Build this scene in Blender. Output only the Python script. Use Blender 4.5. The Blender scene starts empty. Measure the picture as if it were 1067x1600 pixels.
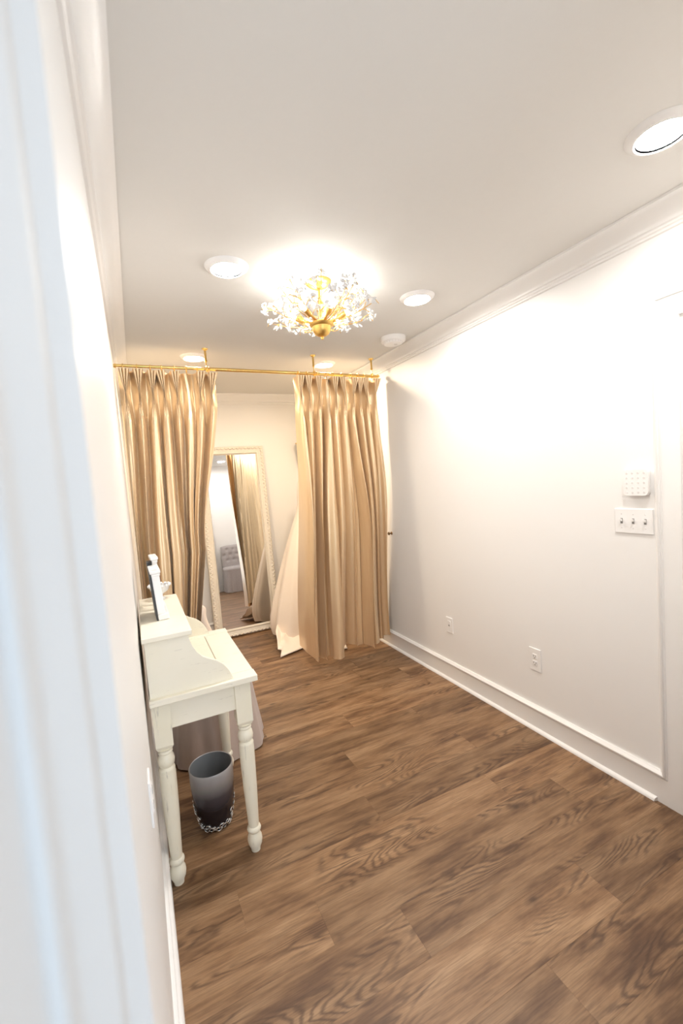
import bpy, bmesh, math, random
from mathutils import Vector, Matrix
random.seed(7)
PI = math.pi
scn = bpy.context.scene
COL = scn.collection

# ------------------------------------------------------------------ camera
W, D, H = 1.974, 4.54, 2.448          # room width, far wall, ceiling
YF = 0.22                              # room face of the front wall
yaw, pit, rol, fpx = 0.4405, -0.0717, -0.0742, 679.0
cam_d = bpy.data.cameras.new('camera')
cam = bpy.data.objects.new('camera', cam_d); COL.objects.link(cam)
cy, sy, cp, sp = math.cos(yaw), math.sin(yaw), math.cos(pit), math.sin(pit)
F = Vector((sy*cp, cy*cp, sp)); Rv = Vector((cy, -sy, 0)); U = Rv.cross(F)
cr, sr = math.cos(rol), math.sin(rol)
R2 = cr*Rv + sr*U; U2 = -sr*Rv + cr*U
mw = Matrix((( R2.x, U2.x, -F.x, 0.0389), (R2.y, U2.y, -F.y, 0.0), (R2.z, U2.z, -F.z, 1.49), (0, 0, 0, 1)))
cam.matrix_world = mw
cam_d.sensor_fit = 'VERTICAL'; cam_d.sensor_height = 36.0
cam_d.lens = fpx*36.0/1600.0
cam_d.clip_start = 0.004; cam_d.clip_end = 60
cam_d.dof.use_dof = True; cam_d.dof.focus_distance = 2.6; cam_d.dof.aperture_fstop = 3.2
scn.camera = cam

# ------------------------------------------------------------------ world, exposure, lights
world = bpy.data.worlds.new('world'); scn.world = world; world.use_nodes = True
bg = world.node_tree.nodes['Background']
bg.inputs[0].default_value = (0.76, 0.88, 1.0, 1); bg.inputs[1].default_value = 2.3
scn.view_settings.view_transform = 'Standard'; scn.view_settings.look = 'None'
scn.view_settings.gamma = 1.0; scn.view_settings.exposure = 0.66
scn.view_settings.use_curve_mapping = False
scn.cycles.max_bounces = 10; scn.cycles.diffuse_bounces = 6; scn.cycles.glossy_bounces = 5
scn.cycles.transmission_bounces = 8; scn.cycles.sample_clamp_indirect = 6.0
scn.cycles.use_denoising = True
scn.cycles.caustics_reflective = False; scn.cycles.caustics_refractive = False

def lamp(name, kind, loc, power, color, size=0.1, rot=(0, 0, 0), spread=None):
    l = bpy.data.lights.new(name, kind); l.energy = power; l.color = color
    if kind == 'AREA':
        l.shape = 'DISK'; l.size = size
        if spread: l.spread = spread
    else:
        l.shadow_soft_size = size
    o = bpy.data.objects.new(name, l); o.location = loc; o.rotation_euler = rot; COL.objects.link(o)
    return o

NEUTRAL = (1.0, 0.955, 0.91); WARM = (1.0, 0.80, 0.58)
CANS = [((1.545, 0.79), NEUTRAL, 8.3), ((0.495, 1.945), NEUTRAL, 8.3),
        ((1.52, 1.985), NEUTRAL, 8.3), ((0.515, 3.285), WARM, 12), ((1.53, 3.29), WARM, 12)]
# the recessed lamps are the glowing lenses themselves (see the recessed lights below)

# ------------------------------------------------------------------ helpers
def bm_new(): return bmesh.new()

def box(bm, x0, x1, y0, y1, z0, z1, bev=0):
    vs = [bm.verts.new((x, y, z)) for z in (z0, z1) for (x, y) in ((x0, y0), (x1, y0), (x1, y1), (x0, y1))]
    fs = [bm.faces.new([vs[i] for i in q]) for q in ((3, 2, 1, 0), (4, 5, 6, 7), (0, 1, 5, 4), (1, 2, 6, 5), (2, 3, 7, 6), (3, 0, 4, 7))]
    if bev:
        es = {e for f in fs for e in f.edges}
        bmesh.ops.bevel(bm, geom=list(es), offset=bev, segments=2, affect='EDGES', profile=0.5)
    return bm

def sweep(bm, prof, place, caps=True):
    """prof: list of 2D points (closed); place: list of functions mapping 2D -> 3D (stations)."""
    rings = [[bm.verts.new(pl(p)) for p in prof] for pl in place]
    n = len(prof)
    for a, b in zip(rings, rings[1:]):
        for i in range(n):
            bm.faces.new((a[i], a[(i+1) % n], b[(i+1) % n], b[i]))
    if caps:
        bm.faces.new(rings[0][::-1]); bm.faces.new(rings[-1])
    return bm

def lathe(bm, prof, cx=0, cy=0, seg=24, sx=1, sy=1):
    rings = []
    for r, z in prof:
        if r < 1e-5: rings.append([bm.verts.new((cx, cy, z))])
        else: rings.append([bm.verts.new((cx+sx*r*math.cos(2*PI*k/seg), cy+sy*r*math.sin(2*PI*k/seg), z)) for k in range(seg)])
    for a, b in zip(rings, rings[1:]):
        for k in range(seg):
            k2 = (k+1) % seg
            if len(a) == 1 and len(b) == 1: continue
            if len(a) == 1: bm.faces.new((a[0], b[k2], b[k]))
            elif len(b) == 1: bm.faces.new((a[k], a[k2], b[0]))
            else: bm.faces.new((a[k], a[k2], b[k2], b[k]))
    return bm

def tube(bm, pts, r, seg=8, caps=True, r_end=None):
    pts = [Vector(p) for p in pts]; n = len(pts); rings = []
    up = Vector((0, 0, 1))
    for i, p in enumerate(pts):
        t = (pts[min(i+1, n-1)] - pts[max(i-1, 0)]).normalized()
        a = t.cross(up)
        if a.length < 1e-3: a = t.cross(Vector((1, 0, 0)))
        a.normalize(); b = t.cross(a)
        rr = r if r_end is None else r + (r_end-r)*i/(n-1)
        rings.append([bm.verts.new(p + rr*(math.cos(2*PI*k/seg)*a + math.sin(2*PI*k/seg)*b)) for k in range(seg)])
    for a, b in zip(rings, rings[1:]):
        for k in range(seg): bm.faces.new((a[k], a[(k+1) % seg], b[(k+1) % seg], b[k]))
    if caps:
        bm.faces.new(rings[0][::-1]); bm.faces.new(rings[-1])
    return bm

def ball(bm, c, r, seg=8, rings=6, s=(1, 1, 1), rot=None):
    m = Matrix.Translation(c)
    if rot is not None: m = m @ rot
    m = m @ Matrix.Diagonal((r*s[0], r*s[1], r*s[2], 1))
    bmesh.ops.create_uvsphere(bm, u_segments=seg, v_segments=rings, radius=1, matrix=m)

def torus(bm, c, R, r, axis='x', seg=20, ms=8):
    rings = []
    for i in range(seg):
        a = 2*PI*i/seg; ring = []
        for j in range(ms):
            b = 2*PI*j/ms; q = R + r*math.cos(b)
            p = {'x': (r*math.sin(b), q*math.cos(a), q*math.sin(a)), 'z': (q*math.cos(a), q*math.sin(a), r*math.sin(b)),
                 'y': (q*math.cos(a), r*math.sin(b), q*math.sin(a))}[axis]
            ring.append(bm.verts.new(Vector(c)+Vector(p)))
        rings.append(ring)
    for i in range(seg):
        a, b = rings[i], rings[(i+1) % seg]
        for j in range(ms): bm.faces.new((a[j], a[(j+1) % ms], b[(j+1) % ms], b[j]))

def org(o):
    p = Vector(o.location)
    while o.parent: o = o.parent; p = p + Vector(o.location)
    return p

def obj(name, bm, mat, parent=None, smooth=False, origin=None, label=None):
    bmesh.ops.recalc_face_normals(bm, faces=bm.faces[:])
    me = bpy.data.meshes.new(name)
    off = Vector(origin) if origin is not None else Vector((0, 0, 0))
    base = org(parent) if parent else Vector((0, 0, 0))
    tot = off if origin is not None else base
    for v in bm.verts: v.co -= tot
    bm.to_mesh(me); bm.free()
    if smooth == True:
        me.polygons.foreach_set('use_smooth', [True]*len(me.polygons))
    elif smooth:
        me.polygons.foreach_set('use_smooth', [True]*len(me.polygons))
        me.set_sharp_from_angle(angle=math.radians(smooth))
    if mat: me.materials.append(mat)
    o = bpy.data.objects.new(name, me); COL.objects.link(o)
    if parent:
        o.parent = parent; o.location = tot - base
    else: o.location = tot
    if label: o['label'] = label
    return o

def thing(name, label, cat, loc=(0, 0, 0), group=None):
    o = bpy.data.objects.new(name, None); o.location = loc; COL.objects.link(o)
    o.empty_display_size = 0.05
    o['label'] = label; o['category'] = cat
    if group: o['group'] = group
    return o

def tag(o, label, cat, group=None):
    o['label'] = label; o['category'] = cat
    if group: o['group'] = group
    return o

def struct(name, bm, mat, smooth=False, origin=None):
    o = obj(name, bm, mat, None, smooth, origin); o['kind'] = 'structure'; return o

# ------------------------------------------------------------------ materials
class NT:
    def __init__(s, name):
        s.m = bpy.data.materials.new(name); s.m.use_nodes = True
        s.t = s.m.node_tree; s.b = s.t.nodes['Principled BSDF']
    def n(s, typ, **kw):
        nd = s.t.nodes.new(typ)
        for k, v in kw.items():
            if k.startswith('i_'):
                key = k[2:]; key = int(key) if key.isdigit() else key.replace('_', ' ')
                nd.inputs[key].default_value = v
            else: setattr(nd, k, v)
        return nd
    def l(s, a, b): s.t.links.new(a, b)
    def math(s, op, a, b=None, c=None):
        nd = s.n('ShaderNodeMath', operation=op)
        for i, v in enumerate((a, b, c)):
            if v is None: continue
            if isinstance(v, (int, float)): nd.inputs[i].default_value = v
            else: s.l(v, nd.inputs[i])
        return nd.outputs[0]
    def ramp(s, fac, stops):
        nd = s.n('ShaderNodeValToRGB'); s.l(fac, nd.inputs[0]); cr = nd.color_ramp
        while len(cr.elements) < len(stops): cr.elements.new(0.5)
        for e, (p, c) in zip(cr.elements, stops):
            e.position = p; e.color = (c, c, c, 1) if isinstance(c, (int, float)) else (*c, 1)
        return nd.outputs[0]
    def mix(s, fac, a, b, mode='MIX'):
        nd = s.n('ShaderNodeMix', data_type='RGBA', blend_type=mode)
        for i, v in ((0, fac), (6, a), (7, b)):
            if isinstance(v, (int, float)): nd.inputs[i].default_value = v
            elif isinstance(v, tuple): nd.inputs[i].default_value = (*v, 1)
            else: s.l(v, nd.inputs[i])
        return nd.outputs[2]
    def noise(s, vec, scale, detail=3, rough=0.5):
        nd = s.n('ShaderNodeTexNoise'); nd.inputs['Scale'].default_value = scale
        nd.inputs['Detail'].default_value = detail; nd.inputs['Roughness'].default_value = rough
        if vec is not None: s.l(vec, nd.inputs['Vector'])
        return nd.outputs['Fac']
    def obj(s, scale=(1, 1, 1), rnd=False):
        tc = s.n('ShaderNodeTexCoord'); out = tc.outputs['Object']
        if rnd:
            oi = s.n('ShaderNodeObjectInfo'); r = s.math('MULTIPLY', oi.outputs['Random'], 53.0)
            cx = s.n('ShaderNodeCombineXYZ'); s.l(r, cx.inputs[0]); s.l(s.math('MULTIPLY', r, 1.7), cx.inputs[1]); s.l(r, cx.inputs[2])
            va = s.n('ShaderNodeVectorMath', operation='ADD'); s.l(out, va.inputs[0]); s.l(cx.outputs[0], va.inputs[1]); out = va.outputs[0]
        mp = s.n('ShaderNodeMapping'); mp.inputs['Scale'].default_value = scale; s.l(out, mp.inputs['Vector'])
        return mp.outputs[0]
    def bump(s, h, strength=0.3, dist=0.01):
        nd = s.n('ShaderNodeBump'); nd.inputs['Strength'].default_value = strength; nd.inputs['Distance'].default_value = dist
        s.l(h, nd.inputs['Height']); s.l(nd.outputs[0], s.b.inputs['Normal'])
    def set(s, **kw):
        for k, v in kw.items():
            k = k.replace('_', ' ')
            if isinstance(v, tuple) and len(v) == 3: v = (*v, 1)
            s.b.inputs[k].default_value = v
        return s

def simple(name, col, rough=0.5, metal=0.0, var=0.0, scale=20, bump=0, **kw):
    t = NT(name); t.set(Base_Color=col, Roughness=rough, Metallic=metal, **kw)
    if var or bump:
        nf = t.noise(t.obj(), scale, 4)
        if var:
            c = t.mix(nf, tuple(x*(1-var) for x in col), tuple(min(1, x*(1+var)) for x in col)); t.l(c, t.b.inputs['Base Color'])
        if bump: t.bump(nf, bump, 0.002)
    return t.m

M_wall = simple('wall_paint', (0.86, 0.85, 0.835), 0.42, var=0.01, scale=3, bump=0.06)
M_ceil = simple('ceiling_paint', (0.72, 0.705, 0.675), 0.75, var=0.01, scale=40, bump=0.05)
M_trim = simple('trim_paint', (0.86, 0.85, 0.835), 0.30, var=0.01, scale=8)
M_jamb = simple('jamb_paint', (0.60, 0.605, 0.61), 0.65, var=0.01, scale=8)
M_plastic = simple('white_plastic', (0.86, 0.85, 0.84), 0.3, var=0.01)
M_slot = simple('slot_grey', (0.25, 0.24, 0.23), 0.5)
M_key = simple('key_grey', (0.72, 0.70, 0.69), 0.4)
M_gold = simple('polished_gold', (0.88, 0.62, 0.22), 0.22, 1.0, var=0.06, scale=30)
M_agold = simple('antique_gold', (0.80, 0.52, 0.16), 0.36, 1.0, var=0.12, scale=60)
M_brass_dk = simple('aged_brass', (0.22, 0.13, 0.06), 0.35, 0.9)
M_frame = simple('mirror_frame_paint', (0.80, 0.75, 0.66), 0.42, var=0.06, scale=70, bump=0.5)
M_black = simple('black_board', (0.03, 0.03, 0.032), 0.5)
M_silver = simple('silver_metal', (0.75, 0.74, 0.72), 0.22, 1.0)
M_subfloor = simple('subfloor', (0.05, 0.03, 0.02), 0.9)

def emis(name, col, s):
    t = NT(name); t.set(Base_Color=(0.9, 0.9, 0.9), Emission_Color=col, Emission_Strength=s, Roughness=0.4); return t.m
M_lens = emis('lamp_lens_neutral', NEUTRAL, 185.0)
M_lens_w = emis('lamp_lens_warm', WARM, 265.0)
M_bulb = emis('bulb_glow', (1.0, 0.95, 0.86), 22.0)

def mk_mirror():
    t = NT('mirror_glass'); t.set(Base_Color=(0.88, 0.88, 0.88), Metallic=1.0, Roughness=0.01); return t.m
M_mirror = mk_mirror()

def mk_crystal():
    t = NT('crystal'); t.set(Base_Color=(1.0, 1.0, 1.0), Roughness=0.12, IOR=1.45)
    t.b.inputs['Transmission Weight'].default_value = 0.25
    return t.m
M_crystal = mk_crystal()

def mk_desk():
    t = NT('antiqued_cream_paint'); v = t.obj((1, 1, 1), True)
    v2 = t.obj((6, 60, 60), True)
    n1 = t.noise(v, 5, 3); n2 = t.noise(v2, 2.2, 5, 0.6)
    base = t.mix(n1, (0.80, 0.745, 0.60), (0.86, 0.82, 0.715))
    wear = t.ramp(n2, [(0.0, 1.0), (0.30, 0.75), (0.36, 0.0), (1.0, 0.0)])
    c = t.mix(t.math('MULTIPLY', wear, 0.6), base, (0.42, 0.38, 0.33))
    t.l(c, t.b.inputs['Base Color']); t.set(Roughness=0.42); t.bump(n2, 0.15, 0.001)
    return t.m
M_desk = mk_desk()

def mk_leg():
    t = NT('antiqued_leg_paint'); v = t.obj((1, 1, 1), True); v2 = t.obj((55, 55, 5), True)
    n1 = t.noise(v, 6, 3); n2 = t.noise(v2, 1.6, 5, 0.6)
    base = t.mix(n1, (0.80, 0.74, 0.57), (0.85, 0.81, 0.70))
    wear = t.ramp(n2, [(0.0, 1.0), (0.31, 0.8), (0.37, 0.0), (1.0, 0.0)])
    c = t.mix(t.math('MULTIPLY', wear, 0.65), base, (0.36, 0.33, 0.29))
    t.l(c, t.b.inputs['Base Color']); t.set(Roughness=0.4)
    return t.m
M_leg = mk_leg()

def mk_oak():
    t = NT('oak_plank'); t.set(Roughness=0.42)
    oi = t.n('ShaderNodeObjectInfo')
    v = t.obj((1.0, 5.2, 1.0), True)
    # cathedral grain: contour lines of a soft stretched field
    f = t.noise(v, 1.15, 2.0, 0.45)
    wob = t.noise(t.obj((6, 40, 6), True), 2.0, 3, 0.6)
    g = t.math('ADD', t.math('MULTIPLY', f, 30.0), t.math('MULTIPLY', wob, 1.1))
    rings = t.math('ABSOLUTE', t.math('SUBTRACT', t.math('FRACT', g), 0.5))
    rings = t.ramp(rings, [(0.0, 1.0), (0.12, 0.75), (0.32, 0.0), (1.0, 0.0)])
    area = t.ramp(t.noise(t.obj((1.1, 5.5, 1), True), 1.7, 2), [(0.0, 0.0), (0.50, 0.04), (0.62, 1.0), (1.0, 1.0)])
    fib = t.noise(t.obj((5, 190, 5), True), 1.6, 4, 0.65)
    fib2 = t.noise(t.obj((2.0, 34, 2), True), 1.5, 4, 0.6)
    blo = t.noise(t.obj((1.5, 7.5, 1), True), 2.0, 4, 0.62)
    base = t.ramp(t.math('ADD', t.math('MULTIPLY', blo, 0.74), t.math('MULTIPLY', fib2, 0.26)),
                  [(0.0, (0.055, 0.026, 0.012)), (0.37, (0.125, 0.062, 0.029)), (0.48, (0.235, 0.130, 0.063)), (0.60, (0.335, 0.202, 0.108)), (1.0, (0.50, 0.33, 0.19))])
    tone = t.math('ADD', t.math('MULTIPLY', oi.outputs['Random'], 0.42), 0.80)
    tn = t.n('ShaderNodeCombineXYZ')
    for i in range(3): t.l(tone, tn.inputs[i])
    base = t.mix(1.0, base, tn.outputs[0], 'MULTIPLY')
    base = t.mix(t.math('MULTIPLY', t.math('MULTIPLY', rings, area), 0.72), base, (0.055, 0.024, 0.012))
    base = t.mix(t.ramp(fib, [(0.0, 0.6), (0.42, 0.30), (0.56, 0.0), (1.0, 0.0)]), base, (0.06, 0.028, 0.014))
    # sparse knots
    vo = t.n('ShaderNodeTexVoronoi'); vo.inputs['Scale'].default_value = 2.1
    t.l(t.obj((1.0, 2.2, 0.01), True), vo.inputs['Vector'])
    kd = t.math('ADD', vo.outputs['Distance'], t.math('MULTIPLY', t.math('SUBTRACT', wob, 0.5), 0.03))
    kn = t.ramp(kd, [(0.0, 1.0), (0.022, 0.9), (0.05, 0.35), (0.10, 0.0), (1.0, 0.0)])
    base = t.mix(t.math('MULTIPLY', kn, 0.8), base, (0.03, 0.014, 0.008))
    t.l(base, t.b.inputs['Base Color'])
    t.l(t.ramp(fib2, [(0.0, 0.52), (1.0, 0.36)]), t.b.inputs['Roughness'])
    t.bump(fib, 0.10, 0.001)
    return t.m
M_oak = mk_oak()

def fabric(name, c1, c2, rough, metal=0.0, sheen=0.3, stretch=(60, 60, 3), spec=0.5):
    t = NT(name); n = t.noise(t.obj(stretch), 1.5, 4, 0.6); n2 = t.noise(t.obj((40, 40, 900)), 1.0, 2, 0.5)
    c = t.mix(n, c1, c2); t.l(c, t.b.inputs['Base Color'])
    t.set(Roughness=rough, Metallic=metal); t.b.inputs['Sheen Weight'].default_value = sheen
    t.b.inputs['Specular IOR Level'].default_value = spec
    t.bump(t.math('ADD', n, t.math('MULTIPLY', n2, 0.5)), 0.06, 0.002)
    return t.m
M_silk = fabric('champagne_dupioni', (0.80, 0.58, 0.34), (0.92, 0.72, 0.48), 0.30, 0.58, 0.15)
M_lining = fabric('cream_lining', (0.78, 0.71, 0.58), (0.84, 0.77, 0.65), 0.6)
M_tulle = fabric('blush_satin', (0.88, 0.78, 0.68), (0.92, 0.83, 0.74), 0.5, 0, 0.3)
M_taupe = fabric('taupe_linen', (0.40, 0.31, 0.26), (0.50, 0.40, 0.34), 0.75, 0, 0.4, (30, 30, 4))
M_greyuph = fabric('grey_upholstery', (0.36, 0.33, 0.33), (0.46, 0.42, 0.41), 0.8, 0, 0.4, (30, 30, 30))

def mk_bin():
    t = NT('ombre_ceramic'); tc = t.n('ShaderNodeTexCoord'); sx = t.n('ShaderNodeSeparateXYZ'); t.l(tc.outputs['Object'], sx.inputs[0])
    z = t.math('DIVIDE', sx.outputs[2], 0.28)
    z = t.math('ADD', z, t.math('MULTIPLY', t.math('SUBTRACT', t.noise(t.obj(), 9, 3), 0.5), 0.12))
    c = t.ramp(z, [(0.0, (0.006, 0.005, 0.008)), (0.36, (0.008, 0.006, 0.010)), (0.60, (0.065, 0.055, 0.060)), (0.82, (0.27, 0.25, 0.24)), (1.0, (0.40, 0.39, 0.39))])
    t.l(c, t.b.inputs['Base Color']); t.set(Roughness=0.2); return t.m
M_bin = mk_bin()
M_bin_in = simple('bin_inside', (0.20, 0.21, 0.22), 0.4)
def mk_shade():
    t = NT('frosted_shade'); t.set(Base_Color=(0.72, 0.68, 0.60), Roughness=0.6); return t.m
M_shade = mk_shade()

# ------------------------------------------------------------------ room shell
def wallbox(name, *a): return struct(name, box(bm_new(), *a), M_wall)
DY0, DY1, DZ = 0.255, 0.963, 2.025     # door opening in the right wall
YB = -1.7
wallbox('wall_left', -0.12, 0.0, YB, D+0.12, -0.02, H+0.02)
wallbox('wall_back', -0.12, W+0.12, D, D+0.12, -0.02, H+0.02)
bm = bm_new()
box(bm, W, W+0.12, DY1, D+0.12, -0.02, H+0.02); box(bm, W, W+0.12, YB, DY0, -0.02, H+0.02); box(bm, W, W+0.12, DY0, DY1, DZ, H+0.02)
struct('wall_right', bm, M_wall)
# front wall with the doorway the camera stands in
bm = bm_new(); OX = 0.90; OZ = 2.42
box(bm, OX, W, 0.09, YF, -0.02, H)
struct('wall_front', bm, M_wall)
wx = bm_new(); box(wx, -0.15, W+0.15, YB, D+0.15, H, H+0.12); struct('ceiling', wx, M_ceil)

# jamb and casing at the left of the camera, seen at a grazing angle
CX = 0.0389
def at_ratio(px_ratio, dx): return (CX-dx, px_ratio*dx)
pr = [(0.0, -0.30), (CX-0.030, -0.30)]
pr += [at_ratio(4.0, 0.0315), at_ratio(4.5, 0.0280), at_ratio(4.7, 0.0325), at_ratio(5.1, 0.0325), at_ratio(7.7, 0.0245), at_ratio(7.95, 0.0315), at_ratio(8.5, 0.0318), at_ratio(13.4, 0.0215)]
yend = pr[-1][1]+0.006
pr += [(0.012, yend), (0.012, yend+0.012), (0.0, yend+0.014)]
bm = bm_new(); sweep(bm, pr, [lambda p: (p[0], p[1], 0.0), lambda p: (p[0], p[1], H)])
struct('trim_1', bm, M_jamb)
bm = bm_new(); box(bm, OX-0.02, OX, 0.08, YF+0.012, 0, H-0.09); box(bm, OX, OX+0.07, YF, YF+0.015, 0, H-0.09, 0.003)
struct('trim_2', bm, M_trim)

# crown mouldings
crown = [(0, 0), (0.082, 0), (0.082, -0.010), (0.074, -0.013), (0.066, -0.018), (0.052, -0.030), (0.038, -0.046), (0.026, -0.058),
         (0.022, -0.066), (0.022, -0.072), (0.014, -0.076), (0.014, -0.084), (0.009, -0.088), (0.009, -0.096), (0, -0.099)]
bm = bm_new(); sweep(bm, crown, [lambda p: (W-p[0], YF, H+p[1]), lambda p: (W-p[0], D-p[0], H+p[1])]); struct('trim_3', bm, M_trim, 40)
bm = bm_new(); sweep(bm, crown, [lambda p: (p[0], YF, H+p[1]), lambda p: (p[0], D-p[0], H+p[1])]); struct('trim_4', bm, M_trim, 40)
bm = bm_new(); sweep(bm, crown, [lambda p: (p[0], D-p[0], H+p[1]), lambda p: (W-p[0], D-p[0], H+p[1])]); struct('trim_5', bm, M_trim, 40)

# baseboards: flat board, cap moulding, shoe
def cap_prof(w=0.030): return [(0, 0), (0.012, 0), (0.015, 0.003), (0.0155, 0.008), (0.021, 0.011), (0.022, 0.017), (0.018, 0.022), (0.012, w-0.004), (0.010, w), (0, w)]
bm = bm_new(); box(bm, W-0.012, W, DY1+0.068, D, 0, 0.114); struct('baseboard_right', bm, M_trim)
CAPZ = 0.114; CY0 = 1.031
# cap runs along the wall, mitres and rises as the back band of the door casing, then turns over the door head
prof = cap_prof()
bm = bm_new()
st = [lambda p: (W-p[0], D, CAPZ+p[1]), lambda p: (W-p[0], CY0+p[1], CAPZ+p[1]), lambda p: (W-p[0], CY0+p[1], DZ+0.068+p[1]), lambda p: (W-p[0], YF, DZ+0.068+p[1])]
sweep(bm, prof, st); struct('trim_6', bm, M_trim, 35)
# flat casing around the door
bm = bm_new(); box(bm, W-0.013, W, DY1, CY0+0.003, 0, DZ+0.071); box(bm, W-0.013, W, YF, DY1, DZ, DZ+0.071); struct('trim_7', bm, M_trim)
shoe = [(0, 0), (0.016, 0), (0.015, 0.006), (0.011, 0.012), (0.006, 0.016), (0, 0.018)]
bm = bm_new(); sweep(bm, shoe, [lambda p: (W-0.012-p[0], D, p[1]), lambda p: (W-0.012-p[0], 1.075+p[0]*0.4, p[1])]); struct('trim_8', bm, M_trim, 40)
bm = bm_new(); box(bm, 0, 0.012, yend+0.03, D, 0, 0.114); sweep(bm, prof, [lambda p: (p[0], yend+0.03, CAPZ+p[1]), lambda p: (p[0], D, CAPZ+p[1])])
sweep(bm, shoe, [lambda p: (0.012+p[0]*0.7, yend+0.03, p[1]), lambda p: (0.012+p[0]*0.7, D, p[1])]); struct('baseboard_left', bm, M_trim)
bm = bm_new(); box(bm, 0.02, W-0.02, D-0.012, D, 0, 0.114); sweep(bm, prof, [lambda p: (0.02, D-p[0], CAPZ+p[1]), lambda p: (W-0.02, D-p[0], CAPZ+p[1])])
struct('baseboard_back', bm, M_trim)
bm = bm_new(); box(bm, OX+0.07, W-0.03, YF, YF+0.012, 0, 0.13); struct('baseboard_front', bm, M_trim)

# door in the right wall: slab with recessed panels and a jamb
door = bpy.data.objects.new('door_1', None); door.location = (W, 0.6, 0); COL.objects.link(door); door['kind'] = 'structure'
bm = bm_new(); sw = 0.11
xa, xb = W+0.006, W+0.060
box(bm, xa, xb, DY0+0.022, DY0+0.022+sw, 0.01, DZ-0.016); box(bm, xa, xb, DY1-0.022-sw+0.09, DY1-0.020, 0.01, DZ-0.016)
for z0, z1 in ((0.01, 0.24), (0.92, 1.06), (DZ-0.16, DZ-0.018)): box(bm, xa, xb, DY0+0.022+sw, DY1-0.022-sw+0.09, z0, z1)
obj('door_slab', bm, M_trim, door)
for z0, z1 in ((0.24, 0.92), (1.06, DZ-0.16)):
    bm = bm_new(); box(bm, xa+0.010, xb-0.008, DY0+0.13, DY1-0.044, z0, z1); obj('door_panel', bm, M_trim, door)
bm = bm_new(); box(bm, W, W+0.12, DY1-0.02, DY1, 0, DZ); box(bm, W, W+0.12, DY0, DY0+0.02, 0, DZ); box(bm, W, W+0.12, DY0+0.02, DY1-0.02, DZ-0.016, DZ); obj('door_jamb', bm, M_trim, door)
obj('added_door_backing', box(bm_new(), W+0.062, W+0.10, DY0+0.02, DY1-0.02, 0.005, DZ-0.016), M_trim, door)  # added board behind the slab, put in to lighten the black gap

# floor with individual planks
bm = bm_new(); box(bm, -0.12, W+0.16, YB, D+0.1, -0.06, -0.007)
floor = struct('floor', bm, M_subfloor)
known = {0: 0.728, 1: 0.48, 2: 0.238, 3: 0.878, 5: 0.94, 6: 1.511, 7: 1.10, 8: 1.827, 12: 1.17, -1: 1.39, 4: 0.36, 9: 0.55, 10: 1.45, 11: 0.30}
PW, PL = 0.1785, 1.215
rr = random.Random(3)
for k in range(-14, 20):
    y0 = 1.05+PW*k; y1 = y0+PW
    if y0 > D or y1 < YB: continue
    y1 = min(y1, D+0.005); j = known.get(k, rr.uniform(0, PL))
    xs = [j+PL*i for i in range(-3, 4)]; x0s = [-0.11] + [x for x in xs if -0.08 < x < W+0.10] + [W+0.12]
    for xa_, xb_ in zip(x0s, x0s[1:]):
        bm = bm_new(); g = 0.0001
        c = 0.0003
        vs = [bm.verts.new(p) for p in ((xa_+g, y0+g, -0.007), (xb_-g, y0+g, -0.007), (xb_-g, y1-g, -0.007), (xa_+g, y1-g, -0.007),
                                       (xa_+g, y0+g, -c), (xb_-g, y0+g, -c), (xb_-g, y1-g, -c), (xa_+g, y1-g, -c),
                                       (xa_+g+c, y0+g+c, 0), (xb_-g-c, y0+g+c, 0), (xb_-g-c, y1-g-c, 0), (xa_+g+c, y1-g-c, 0))]
        for b in (0, 4):
            for i in range(4): bm.faces.new([vs[b+i], vs[b+(i+1) % 4], vs[b+4+(i+1) % 4], vs[b+4+i]])
        bm.faces.new(vs[8:12])
        obj('plank', bm, M_oak, floor, origin=((xa_+xb_)/2, (y0+y1)/2, 0))

# ------------------------------------------------------------------ recessed lights
CL = ['large recessed ceiling light at the top right edge of the photo',
      'recessed ceiling light with wide white trim left of the chandelier',
      'recessed ceiling light right of the chandelier near the crown moulding',
      'warm recessed ceiling light behind the left curtain and rod',
      'warm recessed ceiling light behind the rod above the right curtain']
for i, ((x, y), c, p) in enumerate(CANS):
    t = thing('recessed_light', CL[i], 'light', (x, y, H), 'round recessed lights in the ceiling')
    bm = lathe(bm_new(), [(0.066, -0.016), (0.070, -0.018), (0.078, -0.014), (0.092, -0.004), (0.094, 0.0), (0.05, 0.0), (0.05, -0.008), (0.064, -0.010)], 0, 0, 40)
    for v in bm.verts: v.co += Vector((x, y, H))
    obj('trim_ring', bm, M_plastic, t, 40)
    bm = lathe(bm_new(), [(0.0, -0.0135), (0.04, -0.0135), (0.060, -0.012), (0.064, -0.0095)], 0, 0, 36)
    for v in bm.verts: v.co += Vector((x, y, H))
    obj('lens', bm, M_lens_w if c is WARM else M_lens, t, 50)

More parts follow.
